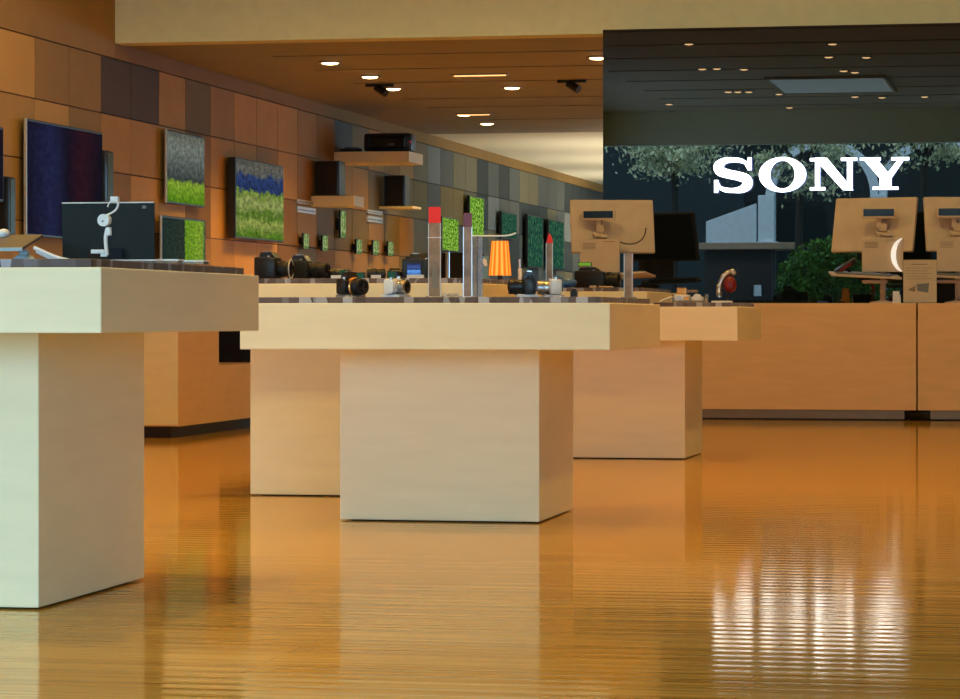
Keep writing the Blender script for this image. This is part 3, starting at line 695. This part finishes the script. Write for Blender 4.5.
# tall table behind: two big reflex cameras pointing right, one with a lit rear screen
camera_body('reflex_camera', 'leftmost black reflex camera, on the tall table edge', on(268, 13.25, ZTT), -.25, h=.105, d=.085, ll=.085, lr=.036, group='cameras on the tall table')
camera_body('reflex_camera', 'second black reflex camera with a pale ring and long lens', on(300, 13.5, ZTT), -.20, h=.095, d=.08, ll=.11, lr=.037, group='cameras on the tall table')
camera_body('reflex_camera', 'black reflex camera with a glowing blue rear screen', on(416, 13.5, ZTT), math.pi / 2 - .06, h=.10, d=.06, w=.125, lcd='s_lcd', group='cameras on the tall table')
o = MB().tube([(.02 * math.sin(a), -.03 * math.cos(a) * 0, .044 * math.cos(a)) if 0 else (0, .044 * math.sin(a), .044 * math.cos(a)) for a in [math.pi * 2 * k / 24 for k in range(25)]], .003).build('lens_ring', 'chrome', None, True); o.location = (sx(291, 13.2), 13.2, ZTT + .047)
tag(o, 'thin pale ring standing between the two leftmost reflex cameras', 'ring')
def label_plate(px0, px1, Y, z, label, m='acrylic', h=.018, face='white'):
    x0, x1 = sx(px0, Y), sx(px1, Y); t = thing('label_holder', label, 'label holder', ((x0 + x1) / 2, Y, z), 0, 'label holders')
    hx_ = (x1 - x0) / 2
    MB().prism([(-hx_, 0), (-hx_, h), (hx_, h), (hx_, 0)], -.003, .0).build('face_card', face, t)
    MB().box(-hx_, hx_, 0, .04, 0, .004).build('foot', 'acrylic', t)
label_plate(331, 341, 13.2, ZTT, 'pale label left of the small green screen')
label_plate(371, 381, 13.2, ZTT, 'pale label between the gold-ringed and silver cameras')
label_plate(407, 424, 13.15, ZTT, 'wide pale label below the glowing blue camera screen')
def mini(px, Y, z, label, w=.045, h=.035, m='s_teal', grp='small screens on the tables'):
    t = thing('action_camera', label, 'camera', on(px, Y, z), 0, grp)
    MB().box(-w / 2, w / 2, -.012, .012, 0, h, bev=.004).build('housing', 'black', t)
    MB().box(-w / 2 + .004, w / 2 - .004, -.0135, -.012, .005, h - .004).build('screen', m, t)
mini(345, 13.25, ZTT, 'small green-lit screen behind the gold-ringed camera', .048, .045)
mini(361, 13.25, ZTT, 'small dim screen just right of the gold lens ring', .04, .032)
mini(392, 13.25, ZTT, 'small green-grey screen behind the silver camera', .045, .038)
for i, (px, lb) in enumerate(((336, 'low black lens lying left of the small green screen'), (376, 'low black lens lying behind the pale label'), (399, 'low black lens lying left of the blue-screened camera'))):
    t = thing('spare_lens', lb, 'camera lens', on(px, 13.55, ZTT), .2 * i, 'spare lenses on the tall table')
    MB().lathe([(.026, -.045), (.028, -.04), (.028, .0), (.024, .004), (.027, .04), (.022, .045)], (0, 0, .028), (1, .1, 0)).build('barrel', 'black', t, True)
    MB().lathe([(.02, .0445), (.001, .048)], (0, 0, .028), (1, .1, 0)).build('front_glass', 'blackgloss', t, True)

# middle table
camera_body('compact_camera', 'black camera with a gold lens ring on a low plinth', on(349, 11.75, ZTM), -.55, h=.062, d=.04, w=.105, ll=.058, lr=.031, ring='gold', plinth='acrylic', group='cameras on the middle table', s=1.1)
camera_body('compact_camera', 'silver camera with ribbed lens on a low plinth', on(394, 11.75, ZTM), -.35, body='white', lens='silver', h=.06, d=.036, w=.10, ll=.042, lr=.027, hump=False, plinth='white', group='cameras on the middle table', s=1.1)
camera_body('compact_camera', 'black camera pointing left, on a white plinth', on(529, 11.75, ZTM), math.pi + .30, h=.066, d=.045, w=.105, ll=.058, lr=.030, plinth='white', group='cameras on the middle table', s=1.05)
camera_body('compact_camera', 'silver and black camera pointing left, beside the third totem', on(555, 12.0, ZTM), math.pi + .30, body='white', lens='silver', h=.062, d=.045, w=.10, ll=.05, lr=.027, hump=False, plinth='acrylic', group='cameras on the middle table', s=1.05)
t = thing('memory_cube', 'tiny black block right of the silver camera', 'accessory', on(574, 12.0, ZTM))
MB().box(-.014, .014, -.014, .014, 0, .030, bev=.003).build('block', 'black', t); MB().cyl((0, 0, .03), (0, 0, .038), .009).build('cap', 'black', t, True)
def totem(label, px0, px1, Y, pyt, pyr, cap='red', rz=0, dark=False, spike=False):
    x0, x1 = sx(px0, Y), sx(px1, Y); zt = sz(pyt, Y, px0) - ZTM; zr = sz(pyr, Y, px0) - ZTM; hx_ = (x1 - x0) / 2
    t = thing('price_totem', label, 'sign', ((x0 + x1) / 2, Y, ZTM), rz, 'acrylic price totems on the middle table')
    MB().box(-hx_, hx_, -.004, .004, .006, zr, bev=.001).build('clear_panel', 'acryltint', t)
    if spike: MB().prism([(-hx_ * .8, zr), (hx_, zr), (hx_ * .6, zr + (zt - zr) * .6), (-hx_ * .2, zt)], -.005, .005).build('red_header', cap, t)
    else: MB().box(-hx_ * .95, hx_ * .95, -.005, .005, zr, zt, bev=.001).build('red_header', cap, t)
    MB().box(-hx_ * 1.2, hx_ * 1.2, -.03, .03, 0, .006).build('foot', 'acrylic', t)
    MB().box(-hx_, -hx_ + .003, -.006, -.004, .006, zr).box(hx_ - .003, hx_, -.006, -.004, .006, zr).build('bright_edge', 'chrome', t)
    if dark: MB().prism([(-.012, .04), (.014, .04), (.012, .10), (.004, .15), (-.004, .15), (-.010, .10)], -.006, -.0045).build('printed_picture', 'ink', t); MB().box(-hx_ * 1.15, hx_ * 1.15, -.007, -.004, zr * .80, zr * .81).build('clip', 'white', t)
    return t
totem('left tall acrylic price totem with a bright red header', 428.5, 441, 11.7, 207, 223, dark=True)
totem('middle acrylic price totem with a darker red header', 463, 472, 11.75, 213, 227, rz=.3, cap='redcap')
totem('third thin acrylic totem topped by a small red point', 546, 553, 12.35, 233, 243, spike=True)
# clear L-shaped holder
Yh = 11.85; t = thing('acrylic_holder', 'clear upright acrylic holder with a curved top arm', 'display stand', on(477, Yh, ZTM)); zt = sz(237, Yh, 477) - ZTM
MB().box(-.014, -.010, -.05, .05, .0, zt).build('left_wall', 'acrylic', t); MB().box(.010, .014, -.05, .05, 0, zt).build('right_wall', 'acrylic', t)
MB().box(-.013, .013, .045, .05, 0, zt).build('back_wall', 'acrylic', t)
MB().tube([(-.02, 0, zt + .004), (.04, 0, zt + .004), (.11, 0, zt + .003), (.15, 0, zt + .008), (.165, 0, zt + .016)], .0035).build('top_arm', 'white', t, True)
t = thing('clear_tray', 'low clear acrylic tray between two tall totems', 'tray', on(452, 11.7, ZTM))
MB().box(-.035, .035, -.03, .03, 0, .006).box(-.035, .035, -.03, -.026, .006, .018).build('tray', 'acrylic', t); MB().lathe([(.022, .006), (.024, .010), (.018, .015)]).build('disc', 'silver', t, True)
# clear column at the right end
t = thing('acrylic_column', 'narrow grey acrylic column before the leftmost till screen', 'display stand', on(628.5, 12.3, ZTM)); h = sz(253, 12.3, 628) - ZTM
MB().box(-.019, .019, -.008, .008, 0, h, bev=.001).build('column', 'acryltint', t); MB().box(-.03, .03, -.025, .025, 0, .006).build('foot', 'acrylic', t)
MB().box(-.019, -.016, -.010, -.008, .006, h).box(.016, .019, -.010, -.008, .006, h).build('bright_edge', 'chrome', t)

# orange pleated shade on a dark foot (tall table)
Yo = 13.6; x = sx(501, Yo)
t = thing('table_lamp', 'lit orange and amber striped pleated lampshade behind the clear holder', 'lamp', (x + 0, 12.66 + .0, ZTM)); Yo = 14.15; t.location = (sx(500, Yo), Yo, ZTT)
zb_ = sz(275.5, Yo, 500) - ZTT; zt = sz(241, Yo, 500) - ZTT; rb, rt = .054, .040
def shade(colpar):
    b = MB(); t_ = bmesh.new(); n = 24
    for k in range(n):
        if k % 2 != colpar: continue
        a, c = 2 * math.pi * k / n, 2 * math.pi * (k + 1) / n; m_ = (a + c) / 2; o_ = 1.0 if colpar else 1.06
        def P(r, g, z): return (r * math.cos(g), r * math.sin(g), z)
        v = [t_.verts.new(P(rb, a, zb_)), t_.verts.new(P(rb * o_, m_, zb_)), t_.verts.new(P(rb, c, zb_)), t_.verts.new(P(rt, c, zt)), t_.verts.new(P(rt * o_, m_, zt)), t_.verts.new(P(rt, a, zt))]
        u = [t_.verts.new((q.co.x * .93, q.co.y * .93, q.co.z)) for q in v]
        t_.faces.new((v[0], v[1], v[4], v[5])); t_.faces.new((v[1], v[2], v[3], v[4])); t_.faces.new((u[0], u[5], u[4], u[1])); t_.faces.new((u[1], u[4], u[3], u[2]))
        t_.faces.new((v[0], u[0], u[1], v[1])); t_.faces.new((v[1], u[1], u[2], v[2])); t_.faces.new((v[5], v[4], u[4], u[5])); t_.faces.new((v[4], v[3], u[3], u[4]))
    bmesh.ops.recalc_face_normals(t_, faces=t_.faces); b._merge(t_); return b
shade(0).build('orange_pleats', 'orange', t); shade(1).build('amber_pleats', 'yellow', t)
MB().lathe([(rt * .93, zt - .002), (rt * .93, zt)]).build('top_disc', 'orange', t, True)
MB().lathe([(.032, 0), (.032, .006), (.012, .009), (.012, zb_), (.03, zb_ + .004), (.03, zb_ + .010)]).build('foot', 'black', t, True)

# far tall table: dark camcorder with long lens, blue pouch, gold bits
camera_body('reflex_camera', 'large black camera with long lens in front of the leftmost till screen', on(588, 18.80, ZTB), -.12, h=.115, d=.15, w=.13, ll=.14, lr=.048, s=1.0)
mini(585, 18.80, ZTB + .1425, 'tiny green-lit display on top of the large black camera', .09, .03, 's_green')
b = MB().sph((0, 0, .028), .075, (1.2, .5, .38)).sph((-.035, .02, .05), .042, (1, .7, .8)).sph((.05, 0, .035), .035, (1.2, .7, .7)).build('blue_pouch', 'blue', None, True); b.location = on(563, 18.55, ZTB); tag(b, 'crumpled blue pouch at the left of the large black camera', 'pouch')
o = MB().box(-.045, .045, -.02, .02, 0, .012, bev=.003).build('gold_case', 'gold'); o.location = on(606, 18.5, ZTB); tag(o, 'flat gold case lying below the long black lens', 'case')
o = MB().box(-.02, .02, -.02, .02, 0, .014, bev=.003).build('pale_case', 'paper'); o.location = on(593, 18.48, ZTB); tag(o, 'tiny pale case left of the flat gold case', 'case')
# back of the wall zone: blue box with white splash, slim white tower standing on the tall table
t = thing('blue_box', 'pale blue box with white splash, seen through the clear holder', 'box', on(485, 14.25, ZTT))
MB().box(-.020, .020, -.015, .015, 0, .125, bev=.002).build('carton', 'boxblue', t); MB().sph((0, -.015, .10), .012, (1, .2, 1.2)).sph((.006, -.015, .085), .009, (1, .2, 1)).build('white_splash', 'white', t, True)
t = thing('white_tower', 'slim white-topped cylinder right of the orange shade', 'speaker', on(520, 14.2, ZTT))
MB().lathe([(.010, .0), (.010, .06), (.008, .065)]).build('body', 'white', t, True); MB().cyl((0, 0, .06), (0, 0, .11), .007).build('tip', 'silver', t, True)

# right low table: open box of silver gadgets, headphones
Y0 = 17.0
t = thing('gadget_tray', 'clear tray filled with silver parts and a gold block', 'tray', on(690, Y0, ZTR))
MB().box(-.10, .10, -.06, .06, 0, .006).box(-.10, -.096, -.06, .06, .006, .05).box(.096, .10, -.06, .06, .006, .05).box(-.096, .096, -.06, -.057, .006, .014).box(-.096, .096, .057, .06, .006, .014).build('tray', 'acrylic', t)
MB().box(-.075, -.02, -.03, .03, .05, .088, bev=.006).build('gold_block', 'gold', t)
MB().box(-.02, .045, -.02, .03, .06, .075, bev=.003).build('brown_block', 'ink', t)
MB().box(-.09, .0, -.045, .045, .008, .048, bev=.008).box(.01, .08, -.04, .04, .008, .035, bev=.008).cyl((.045, -.05, .03), (.045, .02, .03), .022).build('silver_parts', 'white', t, True)
MB().cyl((-.06, -.05, .028), (-.06, -.046, .028), .015).build('silver_dial', 'silver', t, True); MB().box(-.03, .0, -.052, -.046, .015, .035).build('gold_badge', 'gold', t)
o = MB().box(-.06, .06, -.03, .03, 0, .010, bev=.002).build('white_slab', 'white'); o.location = on(722, Y0 - .1, ZTR); tag(o, 'thin white slab at the right end of the table', 'slab')
o = MB().tube([(-.05, 0, .004), (-.02, 0, .02), (.03, 0, .035)], .006).build('white_cable', 'white', None, True); o.location = on(668, Y0 - .05, ZTR); tag(o, 'short white cable stub left of the clear tray', 'cable')
t = thing('headphones', 'silver headphones with dark red cups on a black post', 'headphones', on(727, 17.35, ZTR))
MB().cyl((.0, 0, .004), (0, 0, .10), .006).lathe([(.035, 0), (.035, .004), (.01, .008)]).build('post', 'black', t, True)
pts = [(-.045 + .0, 0, .035), (-.05, 0, .08), (-.038, 0, .13), (-.008, 0, .175), (.022, 0, .19), (.048, 0, .175)]
MB().tube(pts, .015).build('headband', 'silver', t, True)
bb = MB()
for q in ((-.047, 0, .06), (-.045, 0, .10), (-.02, 0, .16), (.03, 0, .188)): bb.sph(q, .018)
bb.build('headband_joint', 'silver', t, True)
MB().sph((.018, -.01, .110), .042, (.85, .5, 1.2)).build('ear_cup', 'redcap', t, True); MB().sph((.018, .035, .110), .042, (.85, .5, 1.2)).build('ear_cup', 'redcap', t, True)

# ------------------------------------------------------------------ things on the near left table
# laptop/tablet seen from behind
Y = 8.55; x0, x1 = sx(60, Y), sx(154, Y); zt = sz(202, Y, 100); hx = (x1 - x0) / 2
t = thing('laptop', 'dark slate screen seen from behind on the left table', 'laptop', ((x0 + x1) / 2 , Y, ZTL))
hh = zt - ZTL - .012
lid = MB().prism([(-hx * .93, 0), (-hx, hh), (hx * .96, hh - .002), (hx * 1.02, 0)], -.005, .005).build('lid', 'monback', t); lid.location = (0, 0, .012); lid.rotation_euler = (-.12, 0, 0)
MB().box(-hx, hx * .96, -.0055, .0055, hh - .0028, hh + .0010).build('lid_edge', 'silver', lid)
MB().box(-hx * .9, hx * .98, .0, .19, .002, .012, bev=.003).build('keyboard_deck', 'black', t)
MB().cyl((-hx * .7, 0, .008), (hx * .75, 0, .008), .0055).build('hinge', 'black', t, True)
MB().box(-.055, .055, -.016, -.010, .012, .05).build('stand_plate', 'blackgloss', t)
b = MB()
for a_, b__ in (((-.9, 0), (-.8, .01)), ): pass
MB().box(hx * .72, hx * .80, -.0065, -.005, hh - .02, hh - .011).build('lid_mark', 'grey', lid)
# tan tablet on a pale blue prop
Y = 8.35; t = thing('tablet', 'taupe tablet propped at a slant on a pale blue foot', 'tablet', (sx(0, Y), Y, ZTL + .046), 0)
tb = MB().box(-.11, .072, -.0, .19, -.005, .004, bev=.002).build('slab', 'tabletlid', t); tb.rotation_euler = (.24, 0, 0)
MB().box(-.11, .072, -.004, -.0005, -.006, .004).build('bright_front_edge', 'paleblue', tb)
MB().sph((0, .05, 0), .02, (1, 1, .7)).build('white_knob', 'white', tb, True).location = (-.05, .12, .012)
t = thing('tablet_stand', 'pale blue rounded security foot under the slanted tablet', 'stand', (sx(24, 8.42), 8.42, ZTL))
MB().lathe([(.020, 0), (.032, .004), (.034, .016), (.024, .026), (.012, .030), (.010, .046)]).build('foot', 'paleblue', t, True)
MB().box(-.014, .014, -.012, .012, .03, .042, bev=.003).build('head', 'paleblue', t, True)
o = MB().tube([(0, 0, .045), (.03, .0, .032), (.07, .0, .014), (.12, .0, .004)], .006).tube([(0.005, 0.01, .035), (.03, .01, .022), (.06, .01, .008), (.10, .01, .004)], .006).build('cream_strap', 'white', None, True)
o.location = (sx(34, 8.3), 8.3, ZTL + .003); tag(o, 'cream double strap running down from the slanted tablet', 'strap')
# white gooseneck holder
Y = 8.30; K = Y * 1.0 / 2900 * 1.02; x = sx(106, Y)
t = thing('gooseneck_holder', 'white gooseneck clamp holder in front of the slate screen', 'stand', (x, Y, ZTL))
def g(px, py, dy=0): return (sx(px, Y) - x, dy, sz(py, Y, px) - ZTL)
MB().box(*( -.030, .03, -.012, .02, 0, .005)).build('base_plate', 'white', t)
MB().tube([g(107, 255), g(106, 246), g(105.5, 236), g(107.5, 228)], .0058).build('lower_arm', 'white', t, True)
MB().cyl((g(104.5, 221)[0], -.012, g(0, 221)[2]), (g(104.5, 221)[0], .012, g(0, 221)[2]), .0185).build('joint_disc', 'white', t, True)
MB().cyl((g(104, 222)[0], -.0135, g(0, 222)[2]), (g(104, 222)[0], -.012, g(0, 222)[2]), .003).build('joint_screw', 'grey', t, True)
MB().cyl((g(109, 228)[0], 0, g(0, 228)[2]), (g(109, 236)[0], 0, g(0, 236)[2]), .008).build('elbow', 'white', t, True)
MB().tube([g(107, 215), g(112, 213), g(117, 209), g(118.5, 203), g(116, 200)], .0032).build('gooseneck', 'white', t, True)
MB().box(g(111, 0)[0], g(119, 0)[0], -.01, .01, g(0, 203)[2], g(0, 197.5)[2], bev=.003).build('clamp_head', 'white', t, True)
MB().tube([g(111.5, 200), g(109, 203), g(107.5, 207)], .0022).build('clamp_hook', 'white', t, True)
MB().box(g(91.5, 0)[0], g(105, 0)[0], -.008, .012, g(0, 254)[2], g(0, 250)[2], bev=.002).box(g(101, 0)[0], g(107, 0)[0], -.004, .004, g(0, 257)[2], g(0, 251)[2]).build('side_tab', 'white', t, True)
for px0, px1, lb, h in ((112, 160, 'long thin white tray on the left table, right of the gooseneck', .008), (160, 181, 'clear white-edged block at the end of the thin tray', .012), (183, 206, 'last clear white-edged block at the right end of the left table', .012)):
    Y = 8.2 if px0 < 150 else (8.35 if px0 < 170 else 8.5); x0, x1 = sx(px0, Y), sx(px1, Y)
    t = thing('acrylic_block', lb, 'display block', ((x0 + x1) / 2, Y, ZTL), 0, 'clear blocks on the left table'); hx = (x1 - x0) / 2
    MB().box(-hx, hx, -.03, .03, 0, h * .6).build('clear_base', 'acrylic', t); MB().box(-hx, hx, -.03, .03, h * .6, h, bev=.001).build('white_top', 'white', t)

# ================================================================== OUTSIDE, seen mirrored in the black glass wall
struct(MB().box(-60, 60, -70, YF - .02, -.25, -.02).build('pavement', 'pave'))
# white arcade
YA = -20
t = thing('arcade', 'white arched arcade across the street, mirrored in the black glass wall', 'building', (-6, YA, -.02))
pw = .20; x0 = mir(767, 240, YA).x + 6; sp = mir(879, 200, YA).x + 6 - x0; zs = 3.9
arch = MB()
for k in range(0, 5):
    xc = x0 + sp * k
    MB().box(xc - pw, xc + pw, -.25, .25, 0, zs, bev=.02).box(xc - pw - .08, xc + pw + .08, -.33, .33, 2.55, 2.75).build('pier', 'stucco', t)
    r = sp / 2 - pw; n = 16; xm = xc + sp / 2
    if k < 4:
        for i in range(n):
            a, c = math.pi * i / n, math.pi * (i + 1) / n
            arch.prism([(xm + r * math.cos(a), zs + r * math.sin(a)), (xm + (r + .22) * math.cos(a), zs + (r + .22) * math.sin(a)), (xm + (r + .22) * math.cos(c), zs + (r + .22) * math.sin(c)), (xm + r * math.cos(c), zs + r * math.sin(c))], -.2, .2)
arch.build('arches', 'stucco', t)
MB().box(x0 - .4, x0 + sp * 4 + .4, -.22, .22, zs + sp / 2 + .05, 7.5).build('upper_wall', 'bldg', t)
MB().box(-14, 14, -4.4, -4, 0, 8).build('back_wall', 'bldg', t)
MB().box(-14, x0 - .6, -.6, -.3, 0, 8).build('side_wing', 'bldg', t)
p = mir(706, 212, -17); q = mir(756, 240, -17)
o = MB().prism([(p.x, 0), (p.x, q.z + .45), (q.x, p.z + .2), (q.x, 0)], -17.2, -17).build('low_wall', 'stucco'); tag(o, 'pale slanted garden wall mirrored left of the sign column', 'wall')
# kiosk
p = mir(700, 243, -13); q = mir(798, 250, -13)
t = thing('kiosk', 'dark street kiosk with a tan flat roof, mirrored below the sign', 'kiosk', ((p.x + q.x) / 2, -13.6, -.02)); hx = (q.x - p.x) / 2
MB().box(-hx, hx, -.8, .8, p.z - .13, p.z + .02, bev=.02).build('roof', 'tan', t)
MB().box(-hx * .9, hx * .45, -.55, .55, 0, p.z - .13).build('cabin', 'dark', t)
MB().box(hx * .1, hx * .25, .55, .57, 1.35, 1.6).build('notice', 'stucco', t)
def leafy(n, rad, c, sc, size, rnd, clumps=0, dense=.25):
    bm = bmesh.new()
    cs = []
    for k in range(clumps):
        while True:
            v = Vector((rnd.uniform(-1, 1), rnd.uniform(-1, 1), rnd.uniform(-1, 1)))
            if v.length < 1: break
        cs.append((v, rnd.uniform(.5, 1.3)))
    for i in range(n):
        while True:
            v = Vector((rnd.uniform(-1, 1), rnd.uniform(-1, 1), rnd.uniform(-1, 1)))
            if .35 < v.length < 1: break
        if cs:
            q, w_ = rnd.choice(cs); d = Vector((rnd.gauss(0, .26), rnd.gauss(0, .2), rnd.gauss(0, .11))) * w_
            v = q + d; v.z -= .35 * d.length
        v = Vector((v.x * sc[0], v.y * sc[1], v.z * sc[2])) * rad + Vector(c)
        R_ = Euler((rnd.uniform(0, 6.28), rnd.uniform(0, 6.28), rnd.uniform(0, 6.28))).to_matrix(); s_ = size * rnd.uniform(.5, 1.5)
        vs = [bm.verts.new(v + R_ @ Vector(q) * s_) for q in ((-.5, 0, 0), (0, -.28, 0), (.6, 0, .05), (0, .28, 0))]
        bm.faces.new(vs)
    b = MB(); b._merge(bm); return b
rnd = random.Random(11)
for (px, Yt, rad, lb, mm) in ((675, -9.3, 1.25, 'pale green tree mirrored above the first sign letter', 'leaf2'), (800, -11.9, 1.35, 'pale green tree mirrored above the last sign letter', 'leaf2'), (925, -9.3, 1.25, 'tree mirrored at the right edge of the glass wall', 'leaf2')):
    c = mir(px, 150, Yt)
    t = thing('street_tree', lb, 'tree', (c.x, Yt, -.02), 0, 'street trees outside')
    zc = 4.75
    MB().cyl((-.1, -.4, 0), (0, 0, zc - .5), .11, .07).cyl((0, 0, zc - .6), (.8, .2, zc + .5), .05, .02).cyl((0, 0, zc - .6), (-.8, -.2, zc + .4), .05, .02).cyl((0, 0, zc - .6), (.1, -.7, zc + .8), .05, .02).build('trunk', 'bark', t, True)
    leafy(4200, rad, (0, 0, zc + .1), (.90, .8, .85), .10, rnd, clumps=34).build('foliage', mm, t)
c = mir(838, 260, -6.9)
t = thing('round_bush', 'rounded bright green bush mirrored left of the till screen', 'bush', (c.x, -6.9, -.02))
leafy(7000, 1.35, (0, 0, 1.52), (.95, .7, .74), .10, rnd).build('foliage', 'bush', t)
MB().cyl((0, 0, 0), (0, 0, 1.4), .10, .05).cyl((0, 0, .5), (.6, .1, 1.8), .05, .02).cyl((0, 0, .5), (-.6, 0, 1.8), .05, .02).build('stems', 'bark', t, True)

# daylight portals (sampling aids at the shopfront and the added windows)
def portal(loc, rot, sx_, sy_):
    l = bpy.data.lights.new('portal', 'AREA'); l.shape = 'RECTANGLE'; l.size = sx_; l.size_y = sy_; l.cycles.is_portal = True
    o = bpy.data.objects.new('portal', l); C.objects.link(o); o.location = loc; o.rotation_euler = rot
portal((XL - .35, .6, 1.95), (math.pi / 2, 0, -math.pi / 2), 9.2, 2.7)
portal(((XL + XR) / 2, YF - .35, 2.1), (math.pi / 2, 0, 0), XR - XL, 4.2)
portal((XR + .35, 48.75, 1.9), (math.pi / 2, 0, math.pi / 2), 13.5, 2.6)
